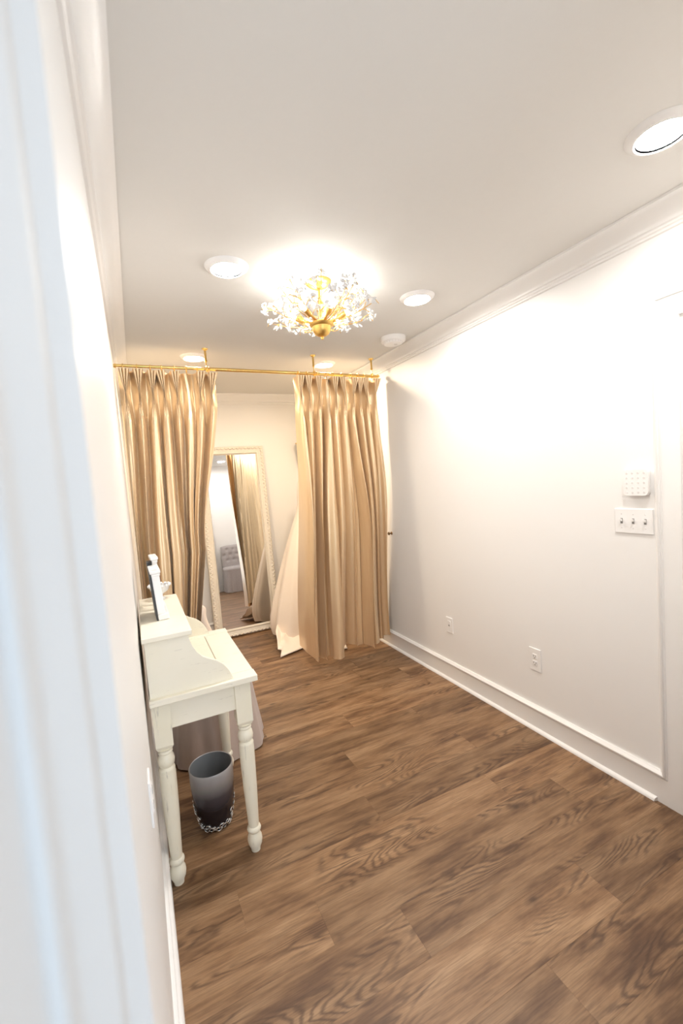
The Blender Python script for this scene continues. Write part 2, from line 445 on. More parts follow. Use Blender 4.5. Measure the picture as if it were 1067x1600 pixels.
# ------------------------------------------------------------------ chandelier
LX, LY = 0.933, 1.967
ch = thing('chandelier', 'gold semi-flush chandelier with branching stems and clear crystal beads', 'chandelier', (LX, LY, H))
def atl(bm):
    for v in bm.verts: v.co += Vector((LX, LY, 0))
    return bm
obj('canopy', atl(lathe(bm_new(), [(0, H-0.030), (0.02, H-0.030), (0.045, H-0.022), (0.062, H-0.008), (0.064, H), (0, H)], 0, 0, 32)), M_agold, ch, 50)
bm = tube(bm_new(), [(0, 0, 2.24), (0, 0, H-0.02)], 0.007, 12); lathe(bm, [(0.007, 2.36), (0.018, 2.35), (0.020, 2.335), (0.010, 2.32), (0.007, 2.31)], 0, 0, 20)
obj('stem', atl(bm), M_agold, ch, 50)
obj('bowl', atl(lathe(bm_new(), [(0, 2.176), (0.006, 2.178), (0.008, 2.185), (0.005, 2.190), (0.018, 2.193), (0.034, 2.202), (0.043, 2.218), (0.046, 2.236), (0.056, 2.241), (0.060, 2.248), (0.058, 2.252), (0.030, 2.252), (0.0, 2.248)], 0, 0, 36)), M_agold, ch, 50)
cr_ = random.Random(11)
NB = 6
for k in range(NB):                           # lamp holders with bulbs
    a = 2*PI*(k+0.5)/NB; ca, sa = math.cos(a), math.sin(a)
    pts = [(ca*r, sa*r, z) for r, z in ((0.02, 2.25), (0.05, 2.262), (0.085, 2.272))]
    bm = tube(bm_new(), pts, 0.006, 8); tube(bm, [(ca*0.083, sa*0.083, 2.270), (ca*0.118, sa*0.118, 2.288)], 0.013, 12)
    s = obj('lamp_holder', atl(bm), M_agold, ch, 50)
    bm = bm_new(); ball(bm, (ca*0.136, sa*0.136, 2.300), 0.016, 10, 8, (1.1, 1.1, 1.1))
    obj('bulb', atl(bm), M_bulb, s, True)
    lamp('chandelier_light', 'POINT', (LX+ca*0.136, LY+sa*0.136, 2.300), 13.5, (1.0, 0.96, 0.90), 0.018).parent = None
for k in range(24):
    tier = k % 3; a = 2*PI*k/24 + 0.09*math.sin(k*2.1); L = (0.235, 0.20, 0.165)[tier]; up = (0.05, 0.105, 0.150)[tier]
    ca, sa = math.cos(a), math.sin(a)
    def P(t, da=0.0, L=L, up=up, a=a):
        r = 0.03 + L*t; z = 2.252 + up*(t**1.25) - 0.012*math.sin(PI*t); w = a+da*t
        return Vector((r*math.cos(w), r*math.sin(w), z))
    bm = tube(bm_new(), [P(i/7) for i in range(8)], 0.0026, 6, r_end=0.0016)
    tips = [P(1.0)]; leaves = []
    for sgn, t0 in ((1, 0.35), (-1, 0.5), (1, 0.65), (-1, 0.8)):
        b0 = P(t0); side = Vector((-sa, ca, 0))*sgn; ln = 0.045+cr_.random()*0.02
        q = [b0 + side*ln*s + Vector((ca, sa, 0))*ln*0.75*s + Vector((0, 0, 0.022*math.sin(s*PI*0.8))) for s in (0, 0.33, 0.66, 1.0)]
        tube(bm, q, 0.0016, 5); tips.append(q[-1]); leaves.append(q[2])
    c2 = Vector((P(1.0))); curl = [c2 + Vector((ca*0.020*s, sa*0.020*s, 0.012*math.sin(s*4))) for s in (0, 0.4, 0.8, 1.2)]
    tube(bm, curl, 0.0016, 5)
    for lf in leaves: ball(bm, lf, 0.006, 6, 4, (1.0, 0.5, 0.35))
    br = obj('branch', atl(bm), M_agold, ch, True)
    bm = bm_new()
    for tp in tips:
        for q in range(5):
            o = Vector((cr_.uniform(-1, 1), cr_.uniform(-1, 1), cr_.uniform(-0.8, 0.8)))*0.016
            m = Matrix.Translation(tp+o+Vector((0, 0, 0.004))) @ Matrix.Rotation(cr_.uniform(0, 6), 4, 'Z') @ Matrix.Rotation(cr_.uniform(0, 3), 4, 'X') @ Matrix.Diagonal((0.0075, 0.0050, 0.0125, 1))
            bmesh.ops.create_icosphere(bm, subdivisions=1, radius=1, matrix=m)
    c = obj('crystal_cluster', atl(bm), M_crystal, br); c['kind'] = 'stuff'

# ------------------------------------------------------------------ smoke detector
sd = thing('smoke_detector', 'round white smoke detector on the ceiling beside the right crown moulding', 'detector', (1.755, 2.60, H))
def shift(bm, v):
    for q in bm.verts: q.co += Vector(v)
    return bm
obj('body', shift(lathe(bm_new(), [(0, -0.046), (0.045, -0.046), (0.062, -0.044), (0.066, -0.034), (0.080, -0.030), (0.086, -0.022), (0.088, 0), (0, 0)], 0, 0, 40), (1.755, 2.60, H)), M_plastic, sd, 35)
bm = bm_new()
for k in range(20):
    a = 2*PI*k/20; box(bm, -0.0015, 0.0015, 0.0635, 0.0665, -0.041, -0.034)
    for v in list(bm.verts)[-8:]:
        x, y = v.co.x, v.co.y; v.co.x = x*math.cos(a)-y*math.sin(a); v.co.y = x*math.sin(a)+y*math.cos(a)
obj('vent_slots', shift(bm, (1.755, 2.60, H)), M_key, sd)
obj('test_button', shift(lathe(bm_new(), [(0, -0.050), (0.011, -0.050), (0.013, -0.046), (0, -0.045)], 0.012, -0.012, 20), (1.755, 2.60, H)), M_key, sd, 35)

# ------------------------------------------------------------------ curtain rod
RY, RZ = 3.09, 2.312
rod = thing('curtain_rod', 'long polished gold curtain rod hung from the ceiling', 'curtain rod', (W/2, RY, RZ))
obj('rod', tube(bm_new(), [(0.012, RY, RZ), (0.60, RY, RZ)], 0.0095, 16), M_gold, rod, 50)
obj('rod', tube(bm_new(), [(0.58, RY, RZ), (1.905, RY, RZ-0.004)], 0.0115, 16), M_gold, rod, 50)
for s, x in ((-1, 0.012), (1, 1.905)):
    bm = bm_new(); torus(bm, (x+s*0.002, RY, RZ-0.002), 0.011, 0.004, 'x', 16, 6); ball(bm, (x+s*0.010, RY, RZ-0.002), 0.011, 12, 8)
    obj('finial', bm, M_gold, rod, True)
for x in (0.565, 1.353, 1.856):
    bm = lathe(bm_new(), [(0, H-0.012), (0.010, H-0.012), (0.014, H-0.008), (0.019, H-0.006), (0.021, H-0.001), (0.021, H), (0, H)], x, RY, 20)
    lathe(bm, [(0.0075, H-0.01), (0.0075, H-0.075), (0.010, H-0.078), (0.010, H-0.086), (0.004, H-0.09), (0.0035, RZ+0.020), (0, RZ+0.020)], x, RY, 12)
    torus(bm, (x, RY, RZ), 0.0165, 0.0045, 'x', 20, 8)
    obj('ceiling_bracket', bm, M_gold, rod, 40)

# ------------------------------------------------------------------ curtains
def interp(tab, x):
    if x <= tab[0][0]: return tab[0][1]
    for (a, va), (b, vb) in zip(tab, tab[1:]):
        if x <= b: return va + (vb-va)*(x-a)/(b-a)
    return tab[-1][1]
def sm(x): x = max(0, min(1, x)); return x*x*(3-2*x)

def make_curtain(loc, label, x0, x1, N, seed, xbot, ybot, zbot, lo_n, lo_amp, xmid, lin0, lin1, gaps):
    rn = random.Random(seed)
    t_ = thing('curtain', label, 'curtain', loc)
    ZT = 2.280; PZ = 2.150               # heading top and pinch height
    K = 40; NU = N*K; NV = 110
    ph = [rn.uniform(-0.30, 0.30) for _ in range(N+1)]
    lean = [rn.uniform(-0.020, 0.020) for _ in range(N+1)]
    lean[0] = 0.004; lean[N-1] = 0.018
    amps = [rn.uniform(0.55, 1.35) for _ in range(N+2)]
    zj = [rn.uniform(-0.007, 0.004) for _ in range(N+2)]
    edges = [x0+(x1-x0)*i/N for i in range(N+1)]
    for i in range(1, N): edges[i] += rn.uniform(-0.22, 0.22)*(x1-x0)/N
    # width of each fold further down (some swell, some get swallowed)
    wd = [rn.uniform(0.45, 1.6) for _ in range(N)]; tot = sum(wd); cum = [0]
    for w_ in wd: cum.append(cum[-1]+w_/tot)
    wv = [rn.uniform(0, 6.28) for _ in range(8)]
    def pos(i, j):
        s = i/NU; u = s*N; c = min(N-1, int(u)); v = u-c-0.5
        el, er = edges[c], edges[c+1]; cen = (el+er)/2
        tz = j/NV; zb = interp(zbot, s)
        if tz < 0.17: z = ZT+zj[c]*(1-2*abs(v)) - (ZT+zj[c]*(1-2*abs(v))-PZ)*(tz/0.17)
        else: z = PZ - (PZ-zb)*((tz-0.17)/0.83)
        h = max(0.0, (z-PZ)/(ZT-PZ))
        fw = 0.36 if c not in gaps else 0.10
        half = 0.0045 + 0.026*h**0.9 if c not in gaps else 0.006
        mc = cen+lean[c]*h
        if abs(v) < fw:                    # pleat: three finger loops fanning out above the stitch
            q = v/fw
            xh = mc + q*half + (0.0045*math.sin(q*3*PI)*h if c not in gaps else 0)
            env = min(1, (1-abs(q))*6)
            loop = abs(math.cos(q*PI*1.5))**0.7
            yh = -(0.010 + (0.018+0.034*h)*(0.05+0.95*loop)*env) if c not in gaps else -0.004*env
        else:
            if v < 0: q = (v+0.5)/(0.5-fw); xh = el+(mc-half-el)*q; yh = 0.026*math.cos(q*PI/2)*(0.75+0.25*h) - 0.010*q
            else: q = (v-fw)/(0.5-fw); xh = mc+half+(er-mc-half)*q; yh = 0.026*math.sin(q*PI/2)*(0.75+0.25*h) - 0.010*(1-q)
        if z >= PZ: return Vector((xh, RY+yh, z))
        d = (PZ-z)/(PZ-zb)
        e = sm(min(1, d/0.11))
        A = (0.042*amps[c] + 0.012*sm(d*1.5))
        A2 = A*(1+0.5*math.sin(3.1*c+2.2*d+wv[6])*sm(d*2))
        vv = max(-0.5, min(0.5, v + 0.10*math.sin(2*PI*v)*math.sin(c*2.3+wv[5])*sm(d*2)))
        ridge = abs(math.cos(PI*vv))**0.75              # round ridges, sharp valleys
        y_f = -A2*(1.75*ridge-0.85)
        y_s = 0.007*math.sin(2*PI*(2.3*v+0.37*c)+wv[3]+1.4*d)*sm(d*2.2)
        y_l = -lo_amp*math.cos(2*PI*(s*lo_n+0.18*d)+wv[1])*sm((d-0.05)/0.5)
        sh = cum[c]+(cum[c+1]-cum[c])*(v+0.5)
        sh = s+(sh-s)*sm(d/0.55)
        over = 0.20*(cum[c+1]-cum[c])*math.sin(2*PI*v)*sm(d*1.3)
        sx = sh + over*math.copysign(1, math.sin(c*1.9+wv[4]+0.3))*0.9 + 0.012*math.sin(4*d+wv[2]+c)*sm(d*2)*math.sin(PI*s)
        sx = max(0, min(1, sx))
        xt = x0+(x1-x0)*sx
        xm = interp(xmid, sx); xb_ = interp(xbot, sx)
        xx = xt+(xm-xt)*sm(d/0.5) if d < 0.5 else xm+(xb_-xm)*((d-0.5)/0.5)
        yy = RY + (interp(ybot, s)-RY)*sm((d-0.25)/0.75) + y_f + y_s + y_l
        p = Vector((xh, RY+yh, z)).lerp(Vector((xx, yy, z)), e)
        lim = 0.026 if p.z < 0.17 else 0.006
        p.x = max(lim, min(W-0.028 if p.z < 0.17 else W-0.004, p.x))
        return p
    grid = [[pos(i, j) for j in range(NV+1)] for i in range(NU+1)]
    bm = bm_new(); vs = [[bm.verts.new(p) for p in col_] for col_ in grid]
    for i in range(NU):
        for j in range(NV): bm.faces.new((vs[i][j], vs[i+1][j], vs[i+1][j+1], vs[i][j+1]))
    obj('silk_panel', bm, M_silk, t_, True)
    bm = bm_new(); i0, i1 = int(NU*lin0), int(NU*lin1)
    lv = []
    for i in range(i0, i1+1, 2):
        colv = []
        for j in range(12, NV-1, 2):
            p = grid[i][j].copy(); a = grid[min(NU, i+1)][j]-grid[max(0, i-1)][j]; n = Vector((-a.y, a.x, 0))
            if n.length > 1e-6: n.normalize()
            p.y = max(grid[max(0, min(NU, i+k_))][j].y for k_ in (-16, -12, -8, -5, -2, 0, 2, 5, 8, 12, 16)) + 0.006; p.x = max(0.026 if p.z < 0.17 else 0.004, min(W-0.002 if p.z > 0.17 else W-0.026, p.x)); colv.append(bm.verts.new(p))
        lv.append(colv)
    for a, b in zip(lv, lv[1:]):
        for q in range(len(a)-1): bm.faces.new((a[q], b[q], b[q+1], a[q+1]))
    obj('lining', bm, M_lining, t_, True)
    for c in range(N):
        cx_ = (edges[c]+edges[c+1])/2; bm = bm_new()
        torus(bm, (cx_, RY, RZ-0.010), 0.0225, 0.0022, 'x', 18, 6)
        tube(bm, [(cx_, RY, RZ-0.032), (cx_+0.003, RY-0.002, RZ-0.042), (cx_, RY-0.004, ZT-0.012)], 0.0018, 6)
        obj('ring', bm, M_gold, t_, True)
    return t_

make_curtain((0.33, RY, 0.05), 'champagne silk curtain with pinch pleats bunched against the left wall', 0.020, 0.618, 8, 12,
             xbot=[(0, 0.02), (0.2, 0.13), (0.5, 0.20), (1, 0.28)], ybot=[(0, 3.08), (0.5, 3.05), (1, 3.10)], zbot=[(0, 0.03), (1, 0.03)],
             lo_n=2.2, lo_amp=0.030, xmid=[(0, 0.02), (0.25, 0.17), (0.5, 0.28), (1, 0.46)], lin0=0.0, lin1=0.96, gaps=(5,))
make_curtain((1.57, RY, 0.1), 'champagne silk curtain with pinch pleats hanging beside the right wall', 1.190, 1.900, 10, 44,
             xbot=[(0, 1.185), (0.10, 1.22), (0.45, 1.46), (0.75, 1.72), (1, 1.965)],
             ybot=[(0, 3.40), (0.04, 3.32), (0.10, 3.16), (0.40, 3.14), (0.47, 3.25), (0.52, 3.21), (0.66, 3.14), (0.80, 3.19), (0.9, 3.22), (1, 3.27)],
             zbot=[(0, 0.12), (0.1, 0.085), (0.40, 0.085), (0.46, 0.12), (0.7, 0.10), (1, 0.13)],
             lo_n=3.3, lo_amp=0.022, xmid=[(0, 1.19), (0.3, 1.39), (0.7, 1.68), (1, 1.935)], lin0=0.11, lin1=1.0, gaps=(3,))

# tieback knob on the right wall
tk = thing('tieback_hook', 'small dark brass tieback knob on the right wall beside the curtain', 'knob', (W, 3.14, 1.015))
def along_x(bm, c):
    for v in bm.verts: v.co = Vector((c[0]-v.co.z, c[1]+v.co.x, c[2]+v.co.y))
    return bm
obj('rosette', along_x(lathe(bm_new(), [(0, 0.004), (0.012, 0.004), (0.014, 0), (0, 0)], 0, 0, 20), (W, 3.14, 1.015)), M_brass_dk, tk, 40)
obj('knob', along_x(lathe(bm_new(), [(0, 0.035), (0.010, 0.034), (0.014, 0.028), (0.011, 0.022), (0.005, 0.018), (0.005, 0.003), (0, 0.003)], 0, 0, 20), (W, 3.14, 1.015)), M_brass_dk, tk, 40)

# ------------------------------------------------------------------ floor mirror leaning on the back wall
def ornate_mirror(label, ox, oy, w, h, lean, face, fw=0.055, seed=1, loc_group=None):
    """face: -1 looks toward -Y (leans back to +Y)."""
    t_ = thing('floor_mirror', label, 'mirror', (ox, oy, 0))
    th = math.radians(lean)
    def T(x, d, z):      # x along width from centre, d out of the face, z up the mirror
        yy = -d*math.cos(th) + z*math.sin(th); zz = z*math.cos(th) + d*math.sin(th)
        if face > 0: x, yy = -x, -yy
        return Vector((ox+x, oy+yy, zz+0.002))
    prof = [(0, -0.012), (0, 0.016), (0.006, 0.024), (0.016, 0.028), (0.028, 0.024), (fw-0.024, 0.014), (fw-0.020, 0.019), (fw-0.014, 0.020), (fw-0.008, 0.012), (fw, 0.004), (fw, -0.012)]
    hw = w/2
    bm = bm_new()
    st = []
    for sx, sz in ((-1, 0), (1, 0), (1, 1), (-1, 1), (-1, 0)):
        st.append(lambda p, sx=sx, sz=sz: T(sx*(hw-p[0]), p[1], (p[0] if sz == 0 else h-p[0])))
    sweep(bm, prof, st, caps=False); obj('frame', bm, M_frame, t_, 40)
    bm = bm_new(); rn = random.Random(seed)
    def orn(x, z, ang, s):
        c = T(x, 0.026, z); m = Matrix.Rotation(ang, 4, 'Y')
        ball(bm, c, 0.0135*s, 7, 5, (1.35, 0.8, 0.62), m)
    n = int((h-0.04)/0.019)
    for i in range(n):
        z = 0.03+i*(h-0.05)/n
        for sx in (-1, 1): orn(sx*(hw-0.017-0.004*(i % 2)), z, (0.8 if i % 2 else -0.8)+PI/2, 1.0)
    n2 = int((w-0.04)/0.019)
    for i in range(n2):
        x = -hw+0.03+i*(w-0.05)/n2
        for z in (0.017, h-0.017): orn(x, z, 0.8 if i % 2 else -0.8, 1.0)
    o = obj('carved_border', bm, M_frame, t_, True); o['kind'] = 'stuff'
    bm = bm_new(); vs = [bm.verts.new(T(a*(hw-fw+0.004), 0.004, b)) for a, b in ((-1, fw-0.004), (1, fw-0.004), (1, h-fw+0.004), (-1, h-fw+0.004))]
    bm.faces.new(vs); vb = [bm.verts.new(T(a*(hw-0.01), -0.014, b)) for a, b in ((-1, 0.01), (1, 0.01), (1, h-0.01), (-1, h-0.01))]
    bm.faces.new(vb[::-1])
    for i in range(4): bm.faces.new((vs[i], vb[i], vb[(i+1) % 4], vs[(i+1) % 4]))
    obj('glass', bm, M_mirror, t_)
    return t_
MX0, MX1 = 0.630, 1.297
ornate_mirror('tall cream carved-frame mirror leaning against the back wall', (MX0+MX1)/2, 4.40, MX1-MX0, 1.915, 3.3, -1, 0.080)
ornate_mirror('cream framed mirror leaning on the front wall beside the tufted chair', 1.16, YF+0.145, 0.34, 1.60, 4.0, 1, 0.045, 4)

# wall sconce at the back, half behind the right curtain
ws = thing('wall_sconce', 'wall sconce with tapered frosted shade half behind the right curtain', 'sconce', (1.735, D, 1.80))
bm = lathe(bm_new(), [(0.045, 1.68), (0.085, 1.915), (0.083, 1.915), (0.043, 1.682)], 1.735, D-0.10, 28); obj('shade', bm, M_shade, ws, 50)
bm = bm_new(); torus(bm, (1.735, D-0.10, 1.925), 0.085, 0.004, 'z', 28, 6); obj('shade_rim', bm, M_gold, ws, True)
bm = tube(bm_new(), [(1.735, D, 1.74), (1.735, D-0.05, 1.67), (1.735, D-0.10, 1.682)], 0.006, 8); obj('arm', bm, M_gold, ws, 50)
bm = bm_new(); box(bm, 1.70, 1.77, D-0.014, D, 1.66, 1.78, 0.004); obj('back_plate', bm, M_gold, ws)

# ------------------------------------------------------------------ hanging dress with train
def make_dress():
    cx_, cy_ = 1.60, 4.06
    t_ = thing('wedding_dress', 'blush white long dress hanging behind the right curtain', 'dress', (cx_, cy_, 0))
    prof = [(1.62, 0.05), (1.50, 0.10), (1.40, 0.115), (1.30, 0.12), (1.22, 0.135), (1.10, 0.185), (0.95, 0.245), (0.80, 0.30), (0.60, 0.365), (0.40, 0.425), (0.22, 0.470), (0.10, 0.475), (0.035, 0.46)]
    bm = bm_new(); seg = 120; rings = []
    for z, r in prof:
        k = sm((1.2-z)/1.2); ring = []
        for i in range(seg):
            a = 2*PI*i/seg; rr_ = r*(1+k*(0.055*math.sin(9*a+1)+0.03*math.sin(17*a)))
            x = cx_+rr_*math.cos(a)*(1.0 if math.cos(a) < 0 else 0.72); y = cy_+rr_*math.sin(a)*(0.60 if math.sin(a) > 0 else 0.90)
            x = min(W-0.03, x)
            ring.append(bm.verts.new((x, y, z+0.015*k*math.sin(5*a))))
        rings.append(ring)
    for a, b in zip(rings, rings[1:]):
        for i in range(seg): bm.faces.new((a[i], a[(i+1) % seg], b[(i+1) % seg], b[i]))
    obj('gown', bm, M_tulle, t_, True)
    # train spread on the floor towards the doorway
    bm = bm_new()
    pts = [(1.085, 3.83, 0.16), (1.075, 3.76, 0.10), (1.045, 3.66, 0.05), (1.075, 3.64, 0.045), (1.035, 3.565, 0.012), (1.12, 3.60, 0.012), (1.22, 3.63, 0.012), (1.30, 3.66, 0.012), (1.45, 3.60, 0.012), (1.52, 3.42, 0.012), (1.60, 3.40, 0.012), (1.63, 3.50, 0.012), (1.66, 3.70, 0.02)]
    top = [(1.17, 3.98, 0.16), (1.18, 3.94, 0.14), (1.19, 3.92, 0.12), (1.21, 3.90, 0.11), (1.24, 3.88, 0.10), (1.28, 3.88, 0.10), (1.34, 3.88, 0.10), (1.42, 3.86, 0.10), (1.50, 3.84, 0.10), (1.58, 3.80, 0.08), (1.64, 3.80, 0.08), (1.68, 3.84, 0.09), (1.72, 3.90, 0.10)]
    NR = 12; g = []
    for q in range(NR+1):
        f = q/NR; row = []
        for i in range(len(pts)):
            p = Vector(pts[i]).lerp(Vector(top[i]), f); p.z += 0.022*math.sin(f*PI)*math.sin(i*1.9+f*3) + 0.01*math.sin(f*PI)
            p.z = max(0.005, p.z); row.append(bm.verts.new(p))
        g.append(row)
    for a, b in zip(g, g[1:]):
        for i in range(len(a)-1): bm.faces.new((a[i], a[i+1], b[i+1], b[i]))
    ob = obj('train', bm, M_tulle, t_, 60)
    md = ob.modifiers.new('solid', 'SOLIDIFY'); md.thickness = 0.003
    # hanger and hook to the ceiling side
    bm = tube(bm_new(), [(cx_-0.07, cy_, 1.63), (cx_, cy_, 1.68), (cx_+0.07, cy_, 1.63)], 0.006, 8); tube(bm, [(cx_, cy_, 1.68), (cx_, cy_, 1.76), (cx_+0.02, cy_, 1.79), (cx_+0.04, cy_, 1.77)], 0.003, 6)
    for s in (-1, 1): tube(bm, [(cx_+s*0.06, cy_, 1.635), (cx_+s*0.06, cy_, 1.55), (cx_+s*0.06, cy_, 1.48)], 0.004, 6)
    obj('hanger', bm, M_gold, t_, True)
make_dress()
# stand that carries the hanging dress
st_ = thing('garment_stand', 'slim gold garment stand behind the right curtain holding the dress', 'garment stand', (1.60, 4.06, 0))
bm = tube(bm_new(), [(1.60, 4.06, 0.02), (1.60, 4.06, 1.59)], 0.010, 12); obj('pole', bm, M_gold, st_, 40)
bm = lathe(bm_new(), [(0, 0.02), (0.12, 0.016), (0.13, 0.004), (0.13, 0), (0, 0)], 1.60, 4.06, 28); obj('base', bm, M_gold, st_, 40)

# white fabric end between the left curtain and the mirror
bm = bm_new()
rows = [[(0.34, 3.46, 0.62), (0.40, 3.50, 0.63), (0.432, 3.47, 0.612), (0.462, 3.50, 0.575)],
        [(0.33, 3.45, 0.56), (0.39, 3.49, 0.55), (0.42, 3.46, 0.54), (0.444, 3.49, 0.52)],
        [(0.33, 3.46, 0.46), (0.39, 3.50, 0.45), (0.43, 3.47, 0.44), (0.468, 3.50, 0.44)],
        [(0.34, 3.47, 0.30), (0.41, 3.51, 0.30), (0.47, 3.48, 0.31), (0.502, 3.51, 0.34)],
        [(0.33, 3.46, 0.12), (0.42, 3.52, 0.12), (0.49, 3.47, 0.12), (0.545, 3.51, 0.14)],
        [(0.33, 3.44, 0.006), (0.42, 3.50, 0.006), (0.50, 3.45, 0.006), (0.56, 3.49, 0.006)]]
vr = [[bm.verts.new(p) for p in r] for r in rows]
for a, b in zip(vr, vr[1:]):
    for i in range(3): bm.faces.new((a[i], a[i+1], b[i+1], b[i]))
o = obj('draped_fabric', bm, M_tulle, None, True, origin=(0.43, 3.48, 0)); o.modifiers.new('sub', 'SUBSURF').levels = 2; o.modifiers['sub'].render_levels = 2
md = o.modifiers.new('solid', 'SOLIDIFY'); md.thickness = 0.004
tag(o, 'white fabric end peeking out between the left curtain and the mirror', 'fabric')

# ------------------------------------------------------------------ desk
DX0, DX1, DYa, DYb, ZT_ = 0.014, 0.408, 1.672, 2.350, 0.752
desk = thing('writing_desk', 'distressed cream writing desk with hutch and turned legs by left wall', 'desk', (0.21, 2.0, 0))
tt = 0.024
for (x0, x1, y0, y1) in ((DX0, DX1, DYa, DYa+0.068), (DX0, DX1, DYb-0.068, DYb), (DX0, 0.150, DYa+0.070, DYb-0.070), (0.152, 0.289, DYa+0.070, DYb-0.070), (0.291, DX1-0.003, DYa+0.070, DYb-0.070)):
    obj('top_board', box(bm_new(), x0, x1, y0, y1, ZT_-tt, ZT_, 0.0025), M_desk, desk)
za = ZT_-tt
LXa, LXb, LYa, LYb = 0.050, 0.350, 1.730, 2.302; LH = 0.031
bm = bm_new(); box(bm, LXa, LXb, LYa-0.019, LYa-0.001, 0.618, za); obj('side_apron', bm, M_desk, desk)
bm = bm_new(); box(bm, LXa, LXb, LYb+0.001, LYb+0.019, 0.618, za); obj('side_apron', bm, M_desk, desk)
bm = bm_new(); box(bm, LXa-0.019, LXa-0.001, LYa, LYb, 0.618, za); obj('back_apron', bm, M_desk, desk)
bm = bm_new(); box(bm, LXb+0.001, LXb+0.017, LYa, LYb, 0.618, za); obj('front_apron', bm, M_desk, desk)
dr = obj('drawer', box(bm_new(), LXb+0.018, LXb+0.030, LYa+0.05, LYb-0.05, 0.628, za-0.006, 0.002), M_desk, desk)
bm = bm_new(); along_x(lathe(bm, [(0, -0.022), (0.010, -0.020), (0.012, -0.014), (0.005, -0.008), (0.005, 0), (0, 0)], 0, 0, 16), (LXb+0.030, 2.0, 0.67)); obj('knob', bm, M_desk, dr, 40)
legp = [(0.030, 0.545), (0.0265, 0.540), (0.024, 0.535), (0.0265, 0.530), (0.0265, 0.527), (0.0225, 0.522), (0.0285, 0.510), (0.0310, 0.495), (0.0285, 0.480), (0.0225, 0.472),
        (0.0285, 0.466), (0.0300, 0.461), (0.0290, 0.455), (0.0300, 0.448), (0.0300, 0.40), (0.0275, 0.28), (0.0215, 0.112), (0.0205, 0.106), (0.0265, 0.101), (0.0285, 0.094), (0.0265, 0.086), (0.0210, 0.080),
        (0.0230, 0.074), (0.0285, 0.060), (0.0300, 0.046), (0.0270, 0.028), (0.0200, 0.012), (0.0185, 0.004), (0.0185, 0.0), (0, 0)]
for x in (LXa, LXb):
    for y in (LYa, LYb):
        bm = bm_new(); box(bm, x-LH, x+LH, y-LH, y+LH, 0.560, za)
        # square block tapering to the turning
        lo = [bm.verts.new((x+0.024*a, y+0.024*b, 0.545)) for a, b in ((-1, -1), (1, -1), (1, 1), (-1, 1))]
        hi = [bm.verts.new((x+LH*a, y+LH*b, 0.560)) for a, b in ((-1, -1), (1, -1), (1, 1), (-1, 1))]
        for i in range(4): bm.faces.new((lo[i], lo[(i+1) % 4], hi[(i+1) % 4], hi[i]))
        lathe(bm, [(0, 0.550)] + [(r, z) for r, z in legp], x, y, 28)
        obj('leg', bm, M_leg, desk, 40)
# hutch
HZ = 0.982
scurve = [(0.170, HZ-0.020), (0.172, 0.940), (0.180, 0.913), (0.193, 0.888), (0.212, 0.866), (0.235, 0.852), (0.262, 0.838), (0.285, 0.818), (0.303, 0.792), (0.314, 0.765), (0.318, ZT_)]
side = [(DX0+0.004, ZT_), (DX0+0.004, HZ-0.020)] + scurve
for y in (DYa+0.022, DYb-0.038):
    bm = bm_new(); sweep(bm, side, [lambda p, y=y: (p[0], y, p[1]), lambda p, y=y: (p[0], y+0.016, p[1])]); obj('side_panel', bm, M_desk, desk)
obj('hutch_back', box(bm_new(), DX0+0.005, DX0+0.015, DYa+0.038, DYb-0.038, ZT_, HZ-0.020), M_desk, desk)
obj('hutch_top', box(bm_new(), DX0-0.004, 0.182, DYa+0.008, DYb-0.010, HZ-0.020, HZ, 0.003), M_desk, desk)
obj('hutch_shelf', box(bm_new(), DX0+0.015, 0.165, DYa+0.038, DYb-0.038, 0.868, 0.880), M_desk, desk)

# ------------------------------------------------------------------ things on the hutch
fr = thing('tabletop_frame', 'white moulded tabletop frame standing on the hutch, seen edge-on', 'frame', (0.09, 1.93, HZ))
def leanx(bm, x, y, z, lean, rz):
    m = Matrix.Translation((x, y, z)) @ Matrix.Rotation(rz, 4, 'Z') @ Matrix.Rotation(lean, 4, 'Y')
    for v in bm.verts: v.co = m @ v.co
    return bm
def frame_part(bm, w, h, d):
    box(bm, -d/2, d/2, 0, 0.022, 0.024, h, 0.002); box(bm, -d/2, d/2, w-0.022, w, 0.024, h, 0.002)
    box(bm, -d/2-0.004, d/2+0.006, -0.006, w+0.006, h-0.014, h, 0.003); box(bm, -d/2, d/2+0.003, -0.003, w+0.003, h-0.024, h-0.014, 0.002)
    box(bm, -d/2, d/2+0.012, -0.003, w+0.003, 0, 0.024, 0.003)
    return bm
LN, RZ_ = -0.06, 0.02
obj('frame', leanx(frame_part(bm_new(), 0.15, 0.205, 0.030), 0.094, 1.885, HZ+0.001, LN, RZ_), M_plastic, fr)
obj('backing', leanx(box(bm_new(), -0.022, -0.0145, -0.002, 0.152, 0.0, 0.19), 0.094, 1.885, HZ+0.001, LN, RZ_), M_black, fr)
obj('glass', leanx(box(bm_new(), 0.004, 0.007, 0.022, 0.128, 0.024, 0.181), 0.094, 1.885, HZ+0.001, LN, RZ_), M_mirror, fr)
fr2 = thing('tabletop_frame', 'taller white frame with dark clip behind the front frame on the hutch', 'frame', (0.085, 2.10, HZ))
obj('frame', leanx(frame_part(bm_new(), 0.11, 0.235, 0.020), 0.096, 2.065, HZ+0.001, -0.03, 0.05), M_plastic, fr2)
obj('backing', leanx(box(bm_new(), -0.030, -0.0105, 0.01, 0.06, 0.17, 0.215), 0.096, 2.065, HZ+0.001, -0.03, 0.05), M_black, fr2)
gb = thing('glass_dish', 'small ornate clear glass dish at the back of the hutch top', 'dish', (0.105, 2.25, HZ))
